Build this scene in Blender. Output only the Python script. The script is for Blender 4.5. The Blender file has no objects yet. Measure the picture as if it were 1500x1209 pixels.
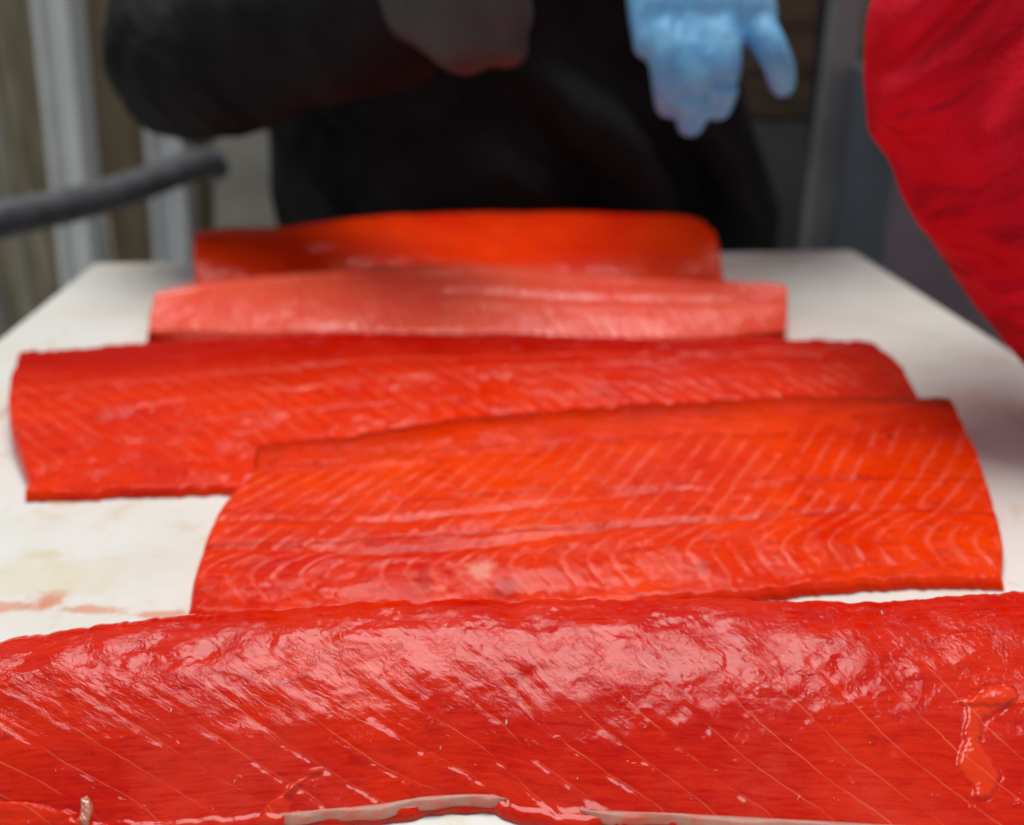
import bpy, bmesh, math, random
import numpy as np
from mathutils import Vector
R = math.radians
S = bpy.context.scene
COL = S.collection
rng = np.random.default_rng(7)
random.seed(7)

# ------------------------------------------------------------------ camera
# board top is z = 0, the ground is z = -0.9; the camera stands at x = y = 0
FPX, CX, CY, H = 1400.0, 750.0, 604.5, 0.26
PITCH = math.atan(620 / FPX)
cp, sp = math.cos(PITCH), math.sin(PITCH)
cam = bpy.data.objects.new("camera", bpy.data.cameras.new("camera"))
COL.objects.link(cam); S.camera = cam
cam.location = (0, 0, H)
cam.rotation_euler = (math.pi / 2 - PITCH, 0, 0)
cam.data.sensor_width = 36; cam.data.lens = 36 * FPX / 1500
cam.data.clip_start = .01; cam.data.clip_end = 200
cam.data.dof.use_dof = True
cam.data.dof.focus_distance = .352
cam.data.dof.aperture_fstop = 5.0

# ------------------------------------------------------------------ light
SUN_EL = 76
w = bpy.data.worlds.new("World"); S.world = w; w.use_nodes = True
wn = w.node_tree
sky = wn.nodes.new("ShaderNodeTexSky"); sky.sky_type = 'NISHITA'; sky.sun_disc = False
sky.sun_elevation = R(SUN_EL); sky.sun_rotation = 0
sky.air_density = 1.0; sky.dust_density = 1.0; sky.ozone_density = 1.0
bg = wn.nodes["Background"]; bg.inputs[1].default_value = .05
hs = wn.nodes.new("ShaderNodeHueSaturation"); hs.inputs["Saturation"].default_value = .3      # thin even cloud
wn.links.new(sky.outputs[0], hs.inputs["Color"]); wn.links.new(hs.outputs[0], bg.inputs[0])
sl = bpy.data.lights.new("sun", 'SUN'); sl.energy = 1.5; sl.angle = R(38); sl.color = (1, .985, .955)
so = bpy.data.objects.new("sun", sl); COL.objects.link(so)
so.rotation_euler = (-R(90 - SUN_EL), 0, 0); so.location = (0, 3, 6)
S.view_settings.view_transform = 'Standard'; S.view_settings.look = 'None'
S.view_settings.exposure = .76; S.view_settings.gamma = 1
S.cycles.use_denoising = True
S.cycles.max_bounces = 8

# ------------------------------------------------------------------ helpers
def ray(px, py):
    a = (px - CX) / FPX; b = (py - CY) / FPX
    return np.array([a, cp - b * sp, -sp - b * cp])
def at(px, py, z=0.0):
    """point of height z seen at photo pixel px, py"""
    d = ray(px, py); t = (z - H) / d[2]; return d * t + [0, 0, H]
def aty(px, py, y):
    """point of depth y seen at photo pixel px, py"""
    d = ray(px, py); return d * (y / d[1]) + [0, 0, H]

def tag(o, label=None, cat=None, group=None, kind=None):
    if label: o['label'] = label
    if cat: o['category'] = cat
    if group: o['group'] = group
    if kind: o['kind'] = kind
    return o
def empty(name, loc, label, cat, group=None):
    o = bpy.data.objects.new(name, None); COL.objects.link(o)
    o.location = loc; o.empty_display_size = .05
    return tag(o, label, cat, group)
def link(name, me, mat=None, parent=None, smooth=True):
    o = bpy.data.objects.new(name, me); COL.objects.link(o)
    if mat: me.materials.append(mat)
    if smooth: me.polygons.foreach_set("use_smooth", [True] * len(me.polygons))
    if parent:
        o.parent = parent
        o.matrix_parent_inverse.identity()
        o.location = -Vector(parent.location) if parent.parent is None else (0, 0, 0)
    return o
def grid_me(name, P, uv=None, closed=False, attr=None):
    """P: (nu, nv, 3) grid -> mesh; uv (nu, nv, 2) optional"""
    nu, nv = P.shape[:2]
    me = bpy.data.meshes.new(name)
    me.vertices.add(nu * nv); me.vertices.foreach_set("co", P.reshape(-1).astype(np.float32))
    i, j = np.meshgrid(np.arange(nu if closed else nu - 1), np.arange(nv - 1), indexing='ij')
    i2 = (i + 1) % nu
    q = np.stack([i * nv + j, i2 * nv + j, i2 * nv + j + 1, i * nv + j + 1], -1).reshape(-1, 4)
    n = len(q)
    me.loops.add(n * 4); me.loops.foreach_set("vertex_index", q.reshape(-1).astype(np.int32))
    me.polygons.add(n)
    me.polygons.foreach_set("loop_start", np.arange(0, n * 4, 4, dtype=np.int32))
    me.update(calc_edges=True)
    if uv is not None:
        l = me.uv_layers.new(name="UVMap")
        l.data.foreach_set("uv", uv.reshape(-1, 2)[q.reshape(-1)].reshape(-1).astype(np.float32))
    for k, a in (attr or {}).items():
        at_ = me.attributes.new(k, 'FLOAT', 'POINT')
        at_.data.foreach_set("value", a.reshape(-1).astype(np.float32))
    me.validate(); me.update()
    return me

def vnoise(x, y, seed):
    """smooth value noise in [-1, 1] over arrays x, y (cells of size 1)"""
    r = np.random.default_rng(seed); T = r.uniform(-1, 1, (256, 256))
    xi = np.floor(x).astype(int); yi = np.floor(y).astype(int)
    fx = x - xi; fy = y - yi
    fx = fx ** 3 * (fx * (6 * fx - 15) + 10); fy = fy ** 3 * (fy * (6 * fy - 15) + 10)
    a = T[xi % 256, yi % 256]; b = T[(xi + 1) % 256, yi % 256]
    c = T[xi % 256, (yi + 1) % 256]; d = T[(xi + 1) % 256, (yi + 1) % 256]
    return (a * (1 - fx) + b * fx) * (1 - fy) + (c * (1 - fx) + d * fx) * fy
def fbm(x, y, seed, octv=3, gain=.5):
    s = 0; a = 1
    for k in range(octv):
        s = s + a * vnoise(x * 2 ** k + 17.3 * k, y * 2 ** k + 9.1 * k, seed + k); a *= gain
    return s
def smooth01(t):
    t = np.clip(t, 0, 1); return t * t * (3 - 2 * t)
def resample(pts, t):
    pts = np.asarray(pts, float)
    # Catmull-Rom refine, then by arc length
    Q = np.vstack([2 * pts[0] - pts[1], pts, 2 * pts[-1] - pts[-2]])
    out = []
    for k in range(len(pts) - 1):
        p0, p1, p2, p3 = Q[k:k + 4]
        for u in np.linspace(0, 1, 12, endpoint=False):
            out.append(.5 * (2 * p1 + (p2 - p0) * u + (2 * p0 - 5 * p1 + 4 * p2 - p3) * u * u + (-p0 + 3 * p1 - 3 * p2 + p3) * u ** 3))
    out.append(pts[-1]); out = np.array(out)
    L = np.r_[0, np.cumsum(np.linalg.norm(np.diff(out, axis=0), axis=1))]; L /= L[-1]
    return np.stack([np.interp(t, L, out[:, k]) for k in range(out.shape[1])], -1)

# node helper ---------------------------------------------------------
class NT:
    def __init__(s, name):
        s.m = bpy.data.materials.new(name); s.m.use_nodes = True
        s.t = s.m.node_tree; s.b = s.t.nodes["Principled BSDF"]
    def n(s, typ, _props=None, **inp):
        nd = s.t.nodes.new("ShaderNode" + typ)
        for k, v in (_props or {}).items(): setattr(nd, k, v)
        for k, v in inp.items():
            key = int(k[1:]) if k[0] == 'i' and k[1:].isdigit() else k.replace('_', ' ')
            s.set(nd.inputs[key], v)
        return nd
    def set(s, sock, v):
        if isinstance(v, bpy.types.NodeSocket): s.t.links.new(v, sock)
        else: sock.default_value = v
    def math(s, op, a, b=0.0, c=0.0):
        nd = s.n("Math", {'operation': op}); s.set(nd.inputs[0], a); s.set(nd.inputs[1], b); s.set(nd.inputs[2], c)
        return nd.outputs[0]
    def noise(s, vec, scale, detail=3, rough=.5, dist=0.0):
        return s.n("TexNoise", Vector=vec, Scale=scale, Detail=detail, Roughness=rough, Distortion=dist).outputs[0]
    def mr(s, v, a, b, c=0.0, d=1.0, smooth=True):
        nd = s.n("MapRange", {'interpolation_type': 'SMOOTHSTEP' if smooth else 'LINEAR'})
        for k, x in enumerate((v, a, b, c, d)): s.set(nd.inputs[k], x)
        return nd.outputs[0]
    def mix(s, f, a, b, mode='MIX'):
        nd = s.n("Mix", {'data_type': 'RGBA', 'blend_type': mode})
        s.set(nd.inputs[0], f)
        for k, v in ((6, a), (7, b)):
            s.set(nd.inputs[k], v if isinstance(v, bpy.types.NodeSocket) else tuple(v) + (1,) if len(v) == 3 else v)
        return nd.outputs[2]
    def curve(s, v, pts):
        nd = s.n("FloatCurve"); c = nd.mapping.curves[0]
        for k, (x, y) in enumerate(pts):
            if k < 2: c.points[k].location = (x, y)
            else: c.points.new(x, y)
        nd.mapping.update(); s.set(nd.inputs[1], v); return nd.outputs[0]
    def comb(s, x, y, z=0.0):
        nd = s.n("CombineXYZ"); s.set(nd.inputs[0], x); s.set(nd.inputs[1], y); s.set(nd.inputs[2], z); return nd.outputs[0]
    def bump(s, h, dist, strength=1.0, normal=None):
        nd = s.n("Bump"); s.set(nd.inputs["Height"], h); s.set(nd.inputs["Distance"], dist); s.set(nd.inputs["Strength"], strength)
        if normal: s.set(nd.inputs["Normal"], normal)
        return nd.outputs[0]
    def P(s, **kw):
        for k, v in kw.items():
            k = k.replace('_', ' ')
            if isinstance(v, tuple) and len(v) == 3 and k.endswith(('Color', 'Tint')): v = v + (1,)
            s.set(s.b.inputs[k], v)
        return s.m

def simple(name, col, rough=.6, col2=None, scale=40, bump=0.0, bscale=None, stretch=(1, 1, 1), **kw):
    t = NT(name); tc = t.n("TexCoord").outputs["Object"]
    mp = t.n("Mapping", Vector=tc, Scale=stretch).outputs[0]
    if col2:
        f = t.mr(t.noise(mp, scale, 4, .6), .3, .7)
        t.P(Base_Color=t.mix(f, col, col2))
    else: t.P(Base_Color=col)
    if bump: t.P(Normal=t.bump(t.noise(mp, bscale or scale * 2, 4, .6), bump))
    return t.P(Roughness=rough, **kw)

# ------------------------------------------------------------------ salmon flesh material
def flesh_mat(name, red=(.66, .016, .004), orange=(.80, .060, .008), orange_amt=.4, shift=((0, 0), (1, .1)),
              spacing=.018, lines=.6, line_w=.09, line_col=(.85, .20, .11), line_mask=(0, .05, .9, 1.0),
              milk=.25, wrinkle=.00035, wr_lo=.25, fine=.00012, coat=1.0, coat_rough=.035, groove=.0005, seed=0.0,
              spots=(), stripes=(), fibre=.35, wscale=190, crease=.0001, drops=.0002, deep=(.40, .001, .001), deep_v=None, tint=False, ripple=.0002, rip_s=(5, 12)):
    """shift: (V, metres) polyline of how far a muscle seam has run along the fillet by V"""
    t = NT(name)
    uv = t.n("UVMap").outputs[0]; sx = t.n("SeparateXYZ", i0=uv)
    U, V = sx.outputs[0], sx.outputs[1]
    pos = t.n("TexCoord").outputs["Object"]
    pos = t.n("Mapping", Vector=pos, Location=(seed, seed * .7, 0)).outputs[0]
    V01 = t.math('MULTIPLY_ADD', V, 1 / 1.3, .15 / 1.3)
    mx = max(abs(y) for _, y in shift) or 1
    sh = t.curve(V01, [((v + .15) / 1.3, .5 + .5 * y / mx) for v, y in shift])
    sh = t.math('MULTIPLY_ADD', sh, 2 * mx, -mx)
    warp = t.math('MULTIPLY_ADD', t.noise(pos, 22, 2), .007, -.0035)
    warp2 = t.math('MULTIPLY_ADD', t.noise(pos, 160, 2), .0022, -.0011)
    s_ = t.math('DIVIDE', t.math('ADD', t.math('ADD', t.math('ADD', U, sh), warp), warp2), spacing)
    pp = t.math('PINGPONG', s_, .5)
    wvar = t.mr(t.noise(pos, 70, 2), .3, .7, line_w * .35, line_w)
    ln = t.math('SUBTRACT', 1.0, t.n("MapRange", {'interpolation_type': 'SMOOTHSTEP'}, i0=pp, i1=0.0, i2=wvar, i3=0.0, i4=1.0).outputs[0])
    a, b, c, d = line_mask
    vm = t.math('MULTIPLY', t.mr(V, a, b), t.mr(V, c, d, 1, 0))
    brk = t.mr(t.noise(pos, 45, 3, .6), .35, .62)
    lmask = t.math('MULTIPLY', t.math('MULTIPLY', ln, vm), brk)
    # fibre: fine streaks along the fillet
    fib = t.noise(t.comb(t.math('MULTIPLY', U, 70), t.math('MULTIPLY', V, 60), seed), 1.0, 5, .65, .6)
    big = t.noise(pos, 14, 3, .55)
    f = t.math('ADD', t.math('MULTIPLY', t.math('SUBTRACT', big, .5), 2.2), orange_amt)
    f = t.math('ADD', f, t.math('MULTIPLY', t.math('SUBTRACT', fib, .5), fibre * 2))
    col = t.mix(t.mr(f, 0, 1, smooth=False), red, orange)
    mot = t.noise(t.n("Mapping", Vector=pos, Scale=(.45, 1, 1)).outputs[0], 190, 4, .65, .7)
    col = t.mix(t.mr(mot, .50, .70, 0, .4), col, deep)
    if deep_v: col = t.mix(t.math('MULTIPLY', t.mr(t.math('ADD', V, t.math('MULTIPLY_ADD', big, .5, -.25)), deep_v[0], deep_v[1]), .85), col, deep)
    mk = t.math('MULTIPLY', t.mr(t.noise(pos, 26, 6, .65), .42, .72), milk)
    mk = t.math('MULTIPLY', mk, t.mr(fib, .25, .6))
    col = t.mix(mk, col, (.70, .040, .022))
    if tint:
        at_ = t.n('Attribute', {'attribute_name': 'tint'}).outputs[2]; col = t.mix(t.math('MULTIPLY', at_, .8), col, (.82, .045, .006))
    col = t.mix(t.math('MULTIPLY', lmask, lines), col, line_col)
    height_extra = None
    for (v0, v1, wd, c_, amt, depth) in stripes:      # seams running lengthwise: V from v0 (U = 0) to v1 (U = end)
        vv = t.math('SUBTRACT', V, t.math('MULTIPLY_ADD', U, (v1 - v0) / .4, v0))
        vv = t.math('ADD', vv, t.math('MULTIPLY_ADD', t.noise(pos, 30, 2), .06, -.03))
        st = t.mr(t.math('ABSOLUTE', vv), 0, wd, 1, 0)
        st = t.math('MULTIPLY', st, t.mr(t.noise(pos, 18, 2), .3, .5))
        col = t.mix(t.math('MULTIPLY', st, amt), col, c_)
        hh = t.math('MULTIPLY', st, depth)
        height_extra = hh if height_extra is None else t.math('ADD', height_extra, hh)
    for (u0, v0, ru, rv, c_, amt) in spots:
        du = t.math('DIVIDE', t.math('SUBTRACT', U, u0), ru); dv = t.math('DIVIDE', t.math('SUBTRACT', V, v0), rv)
        rr = t.math('SQRT', t.math('ADD', t.math('MULTIPLY', du, du), t.math('MULTIPLY', dv, dv)))
        rr = t.math('ADD', rr, t.math('MULTIPLY_ADD', t.noise(pos, 220, 3, .6), 1.2, -.6))
        col = t.mix(t.math('MULTIPLY', t.mr(rr, .3, 1.0, 1, 0), amt), col, c_)
    # relief of the wet membrane: broad undulation, fine creases, grain and a few droplets
    vw = t.mr(V, .1, .6, wr_lo, 1)
    n1 = t.noise(pos, wscale * .5, 2, .5, .8)
    wp = t.n("VectorMath", {'operation': 'ADD'}, i0=pos, i1=t.n("VectorMath", {'operation': 'SCALE'}, i0=t.n("TexNoise", Vector=pos, Scale=wscale * .9, Detail=2).outputs[1], Scale=.006).outputs[0]).outputs[0]
    rid = t.math('SUBTRACT', 1.0, t.math('ABSOLUTE', t.math('MULTIPLY_ADD', t.noise(wp, wscale * 1.5, 3, .6, .3), 4, -2)))
    rid = t.math('POWER', t.math('MAXIMUM', rid, 0.0), 2.5)
    rid = t.math('MULTIPLY', rid, t.mr(t.noise(pos, wscale * .35, 2), .4, .6))
    n3 = t.noise(wp, wscale * 4.5, 3, .6, .4)
    rip = t.noise(t.comb(t.math('MULTIPLY', s_, rip_s[0]), t.math('MULTIPLY', V, rip_s[1]), seed), 1.0, 3, .55, .5)
    h = t.math('SUBTRACT', t.math('MULTIPLY', n1, wrinkle * 2.2), t.math('MULTIPLY', rid, crease))
    h = t.math('ADD', h, t.math('MULTIPLY', rip, ripple))
    h = t.math('ADD', h, t.math('MULTIPLY', n3, fine))
    h = t.math('MULTIPLY', h, vw)
    dr = t.mr(t.noise(wp, wscale * .8, 2, .5), .66, .74)
    h = t.math('ADD', h, t.math('MULTIPLY', dr, drops))
    gl = t.mr(pp, 0, .22, 1, 0)
    gl = t.math('MULTIPLY', t.math('MULTIPLY', gl, vm), t.mr(t.noise(pos, 38, 2), .3, .6))
    h = t.math('SUBTRACT', h, t.math('MULTIPLY', gl, groove))
    if height_extra is not None: h = t.math('ADD', h, height_extra)
    bmp = t.bump(h, 1.0)
    t.P(Base_Color=col, Roughness=.5, Specular_IOR_Level=0.0, Normal=t.bump(h, .5),
        Coat_Weight=coat, Coat_Roughness=coat_rough, Coat_IOR=1.375, Coat_Normal=bmp,
        Subsurface_Weight=.3, Subsurface_Radius=(1, .22, .1), Subsurface_Scale=.004)
    return t.m

skin_mat = simple("salmon_skin", (.30, .29, .27), .35, (.12, .12, .13), 120, Coat_Weight=.5)
membrane_mat = simple("belly_membrane", (.47, .235, .18), .4, (.56, .10, .055), 95, .00006, 240, Coat_Weight=.3, Coat_Roughness=.12, Specular_IOR_Level=.1, Subsurface_Weight=.2, Subsurface_Scale=.002)
fat_mat = simple("fat", (.58, .24, .15), .3, (.55, .12, .06), 150, .0001, 300, Coat_Weight=1.0, Coat_Roughness=.07)

FILLETS = {}
def fillet(label, mat, near, back, left, right, T, e=.004, back_w=.5, prof=1.0, nu=300, nv=120,
           amp=.0012, bumps=None, edge_amp=.0, cap=.004, thick=None, post=None):
    """near: pixels of the thin edge on the board; back: pixels of the crest (height T, may vary along u);
    left/right: pixels of the end edges from near to back, ends excluded"""
    us = np.linspace(0, 1, nu); vs = np.linspace(0, 1, nv)
    Tu = np.interp(us, np.linspace(0, 1, len(T)), T) if np.ndim(T) else np.full(nu, T)
    N = resample([at(x, y, .001)[:2] for x, y in near], us)
    tb = np.linspace(0, 1, len(back))
    Tb = np.interp(tb, np.linspace(0, 1, len(T)), T) if np.ndim(T) else np.full(len(back), T)
    B = resample([at(x, y, z)[:2] for (x, y), z in zip(back, Tb)], us)
    def P_(v): return e + (1 - e / .03) * 0 + np.sin(np.pi / 2 * np.clip(v, 0, 1)) ** prof
    def side(mid, p0, p1, Tend):
        k = len(mid); pts = [p0]
        for i, (x, y) in enumerate(mid):
            v = (i + 1) / (k + 1)
            pts.append(at(x, y, e + (Tend - e) * np.sin(np.pi / 2 * v) ** prof)[:2])
        pts.append(p1); return resample(pts, vs)
    Lc = side(left, N[0], B[0], Tu[0]); Rc = side(right, N[-1], B[-1], Tu[-1])
    # extended parameters: rounded caps beyond every edge
    K = 7
    th = np.linspace(0, np.pi / 2, K + 1)[1:]
    ue = np.r_[np.zeros(K), us, np.ones(K)]; ve = np.r_[np.zeros(K), vs, np.ones(K + 5)]
    uth = np.r_[-th[::-1], np.zeros(nu), th]; 
    thb = np.linspace(0, np.pi / 2, K + 6)[1:]
    vth = np.r_[-th[::-1], np.zeros(nv), thb]
    iu = np.r_[np.zeros(K, int), np.arange(nu), np.full(K, nu - 1)]
    iv = np.r_[np.zeros(K, int), np.arange(nv), np.full(K + 5, nv - 1)]
    UU, VV = np.meshgrid(ue, ve, indexing='ij')
    u3 = UU[..., None]; v3 = VV[..., None]
    P = (1 - v3) * N[iu][:, None] + v3 * B[iu][:, None] + (1 - u3) * Lc[iv][None] + u3 * Rc[iv][None]
    P -= (1 - u3) * (1 - v3) * N[0] + u3 * (1 - v3) * N[-1] + (1 - u3) * v3 * B[0] + u3 * v3 * B[-1]
    Lm = np.linalg.norm(np.diff((N + B) / 2, axis=0), axis=1).sum()
    Wm = np.linalg.norm(B - N, axis=1).mean()
    Um = UU * Lm; Vm = VV * Wm
    T2 = Tu[iu][:, None]
    Z = e + (T2 - e) * np.sin(np.pi / 2 * VV) ** prof
    if thick is not None: Z = Z + thick(UU, VV)
    # lumps of the muscle
    rel = fbm(Um / .03, Vm / .02, 11 + int(T2[0, 0] * 1e4), 3) * amp + fbm(Um / .006, Vm / .006, 5, 2) * amp * .22
    if bumps is not None: rel = rel + bumps(UU, VV, Um, Vm)
    Z = Z + rel * smooth01(VV / .06 + .35)
    # offsets of the caps
    d = B[iu] - N[iu]; d /= np.linalg.norm(d, axis=1)[:, None]
    off = np.where(vth < 0, e * np.sin(vth), 0)[None, :, None] * d[:, None]
    bw = T2 * back_w
    off = off + (np.where(vth > 0, np.sin(vth), 0)[None, :] * bw)[..., None] * d[:, None]
    tl = N[0] - N[8]; tl /= np.linalg.norm(tl); tr = N[-1] - N[-9]; tr /= np.linalg.norm(tr)
    off = off + (np.where(uth < 0, cap * np.sin(-uth), 0)[:, None, None] * tl) + (np.where(uth > 0, cap * np.sin(uth), 0)[:, None, None] * tr)
    mul = np.cos(uth)[:, None] ** .8 * np.where(vth > 0, np.cos(vth) ** .75, np.cos(vth))[None]
    Z = np.maximum(Z, .002) * mul
    XY = P + off
    if edge_amp:   # ragged rim
        jit = fbm(Um / .007, VV * 3, 31, 3, .6) * edge_amp
        k = smooth01((np.abs(VV - .5) - .38) / .12)
        XY = XY + (jit * k)[..., None] * d[:, None]
        Z = Z + jit * k * .35 * mul
    G = np.dstack([XY, Z + .0004]); attr = None
    if post:
        lift, tn = post(G, project(G)[0]); lift = lift * mul
        G[..., 2] += lift * .9; G[..., 1] -= lift * .3; attr = {'tint': tn}
    Vx = VV + np.where(vth > 0, np.sin(vth) * .12, np.where(vth < 0, np.sin(vth) * .05, 0))[None]
    uv = np.dstack([Um, Vx])
    c = G.reshape(-1, 3).mean(0)
    root = empty("salmon_fillet", (c[0], c[1], 0), label, "salmon fillet", "salmon fillets laid in rows across the white table")
    o = link("flesh", grid_me("flesh", G, uv, attr=attr), mat, root)
    # the skin side lies on the board
    st = max(1, nu // 60)
    sk = np.dstack([XY, np.full(XY.shape[:2], .0008)])[K:K + nu, K:K + nv][::st, ::4]
    so_ = link("skin", grid_me("skin", sk), skin_mat, root)
    m = so_.modifiers.new("thickness", 'SOLIDIFY'); m.thickness = .001; m.offset = 0
    return root, G, uv

def project(G):
    p = G.reshape(-1, 3) - [0, 0, H]
    zc = p[:, 1] * cp - p[:, 2] * sp; yc = -p[:, 1] * sp - p[:, 2] * cp
    return np.stack([p[:, 0] / zc * FPX + CX, yc / zc * FPX + CY], -1), zc

# ------------------------------------------------------------------ ground
gm = simple("pale_concrete", (.46, .45, .43), .7, (.36, .35, .33), 3, .002, 60)  # unseen ground, paled to bounce light up onto posts and jackets
me = bpy.data.meshes.new("ground")
me.from_pydata([(-60, -60, -.9), (60, -60, -.9), (60, 60, -.9), (-60, 60, -.9)], [], [(0, 1, 2, 3)])
tag(link("ground", me, gm, smooth=False), kind="structure")

# ------------------------------------------------------------------ box / bar helpers
def box_bm(bm, c, s, rz=0.0, bev=0.0):
    r = bmesh.ops.create_cube(bm, size=1)
    for v in r['verts']:
        x, y, z = v.co.x * s[0], v.co.y * s[1], v.co.z * s[2]
        v.co = Vector((c[0] + x * math.cos(rz) - y * math.sin(rz), c[1] + x * math.sin(rz) + y * math.cos(rz), c[2] + z))
    if bev:
        es = list({e for v in r['verts'] for e in v.link_edges})
        bmesh.ops.bevel(bm, geom=es, offset=bev, segments=3, affect='EDGES', profile=.6)
def bm_me(name, bm):
    me = bpy.data.meshes.new(name); bm.normal_update(); bm.to_mesh(me); bm.free(); return me
def sweep_np(pts, rad, nseg=24, asp=1.0, up=(0, 0, 1)):
    """closed tube along pts with radii rad; asp flattens along 'up'"""
    pts = np.asarray(pts, float); n = len(pts)
    t = np.gradient(pts, axis=0); t /= np.linalg.norm(t, axis=1)[:, None]
    upv = np.asarray(up, float); s = np.cross(t, upv); s /= np.linalg.norm(s, axis=1)[:, None] + 1e-9
    u = np.cross(s, t)
    a = np.linspace(0, 2 * np.pi, nseg, endpoint=False)
    rad = np.broadcast_to(np.asarray(rad, float), (n,))
    P = pts[None] + rad[None, :, None] * (np.cos(a)[:, None, None] * s[None] + asp * np.sin(a)[:, None, None] * u[None])
    return P     # (nseg, n, 3)
def sweep_into(V, Fc, pts, rad, nseg=20, asp=1.0, up=(0, 0, 1), dome=True):
    pts = [np.asarray(p, float) for p in pts]; rad = list(np.broadcast_to(np.asarray(rad, float), (len(pts),)))
    if dome:
        d0 = pts[0] - pts[1]; d0 /= np.linalg.norm(d0); d1 = pts[-1] - pts[-2]; d1 /= np.linalg.norm(d1)
        a = [pts[0] + d0 * rad[0] * k for k in (.98, .8, .45)]; ra = [rad[0] * k for k in (.2, .6, .89)]
        b = [pts[-1] + d1 * rad[-1] * k for k in (.45, .8, .98)]; rb = [rad[-1] * k for k in (.89, .6, .2)]
        pts = a + pts + b; rad = ra + rad + rb
    P = sweep_np(pts, rad, nseg, asp, up); n = len(pts); o = len(V)
    V.extend(map(tuple, P.reshape(-1, 3)))
    for i in range(nseg):
        for j in range(n - 1):
            i2 = (i + 1) % nseg
            Fc.append((o + i * n + j, o + i2 * n + j, o + i2 * n + j + 1, o + i * n + j + 1))
    Fc.append(tuple(o + i * n for i in range(nseg))[::-1]); Fc.append(tuple(o + i * n + n - 1 for i in range(nseg)))
def interp(pts, k=8):
    return resample(pts, np.linspace(0, 1, k * (len(pts) - 1) + 1))
def bar(name, p0, p1, w, d, mat, parent=None, bev=.004):
    """rectangular bar between two points, w across x, d along y"""
    p0, p1 = Vector(p0), Vector(p1); L = (p1 - p0).length
    bm = bmesh.new(); box_bm(bm, (0, 0, L / 2), (w, d, L), 0, bev)
    q = Vector((0, 0, 1)).rotation_difference(p1 - p0)
    for v in bm.verts: v.co = p0 + q @ v.co
    return link(name, bm_me(name, bm), mat, parent, smooth=False)
def blob(name, V, Fc, mat, parent, voxel=.01, smooth=4, disp=0.0, dsize=.08, sub=1):
    me = bpy.data.meshes.new(name); me.from_pydata(V, [], Fc); me.update()
    o = link(name, me, mat, parent)
    m = o.modifiers.new("remesh", 'REMESH'); m.mode = 'VOXEL'; m.voxel_size = voxel; m.use_smooth_shade = True
    m = o.modifiers.new("smooth", 'SMOOTH'); m.iterations = smooth; m.factor = .5
    if disp:
        t = bpy.data.textures.new(name, 'CLOUDS'); t.noise_scale = dsize; t.noise_depth = 2
        m = o.modifiers.new("folds", 'DISPLACE'); m.texture = t; m.strength = disp; m.mid_level = .5; m.texture_coords = 'GLOBAL'
    return o

# ------------------------------------------------------------------ cleaning table
YAW = R(4.0)
tb = NT("white_plastic_board"); tc = tb.n("TexCoord").outputs["Object"]
sx = tb.n("SeparateXYZ", i0=tc)
c = tb.mix(tb.mr(tb.noise(tc, 9, 5, .6), .35, .75), (.82, .81, .765), (.76, .72, .63))
c = tb.mix(tb.math('MULTIPLY', tb.mr(tb.noise(tc, 28, 5, .65, .8), .54, .72), .55), c, (.70, .58, .36))
c = tb.mix(tb.math('MULTIPLY', tb.mr(tb.noise(tc, 40, 4, .6, .6), .60, .76), .5), c, (.70, .40, .24))
def smear(c, px, py, rx, ry, colr, amt, ang=0.0, rag=1.3):
    p = at(px, py)
    dx = tb.math('SUBTRACT', sx.outputs[0], float(p[0])); dy = tb.math('SUBTRACT', sx.outputs[1], float(p[1]))
    ca, sa = math.cos(ang), math.sin(ang)
    a = tb.math('ADD', tb.math('MULTIPLY', dx, ca / rx), tb.math('MULTIPLY', dy, sa / rx))
    b = tb.math('ADD', tb.math('MULTIPLY', dx, -sa / ry), tb.math('MULTIPLY', dy, ca / ry))
    r = tb.math('SQRT', tb.math('ADD', tb.math('MULTIPLY', a, a), tb.math('MULTIPLY', b, b)))
    r = tb.math('ADD', r, tb.math('MULTIPLY_ADD', tb.noise(tc, 60, 4, .65), rag * 2, -rag))
    return tb.mix(tb.math('MULTIPLY', tb.mr(r, .35, 1.1, 1, 0), amt), c, colr)
OR_ = (.72, .26, .13)
for a_ in ((20, 888, .022, .006, OR_, .7, .1), (68, 880, .012, .010, OR_, .85, .0), (130, 893, .02, .004, OR_, .7), (232, 901, .016, .004, OR_, .75),
           (95, 735, .016, .008, (.76, .42, .2), .5), (60, 812, .016, .006, (.72, .55, .3), .5), (14, 600, .006, .02, (.6, .33, .2), .6),
           (60, 845, .05, .02, (.74, .68, .45), .5), (1430, 590, .03, .03, (.72, .52, .34), .4), (1395, 860, .02, .01, (.75, .55, .4), .3), (190, 396, .05, .02, (.66, .5, .3), .4), (1150, 380, .05, .02, (.66, .5, .3), .4)):
    c = smear(c, *a_)
hb = tb.math('ADD', tb.math('MULTIPLY', tb.noise(tc, 180, 4, .6), .0003), tb.math('MULTIPLY', tb.noise(tb.n("Mapping", Vector=tc, Rotation=(0, 0, .5), Scale=(4, 90, 1)).outputs[0], 3, 3, .6), .0004))
tb.P(Base_Color=c, Roughness=.38, Normal=tb.bump(hb, 1.0), Specular_IOR_Level=.35)
table = empty("cleaning_table", (0, .55, -.9), "wide white plastic-topped table smeared with pale orange stains under the salmon fillets", "table")
FC = np.array([-.031, .998])      # middle of the far edge
ax = np.array([math.cos(YAW), math.sin(YAW)]); ay = np.array([-math.sin(YAW), math.cos(YAW)])
BW, BL, BT = .808, .93, .03
ctr = FC - ay * BL / 2
bm = bmesh.new(); box_bm(bm, (ctr[0], ctr[1], -BT / 2), (BW, BL, BT), YAW, .004)
link("tabletop", bm_me("tabletop", bm), tb.m, table, smooth=False)
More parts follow.
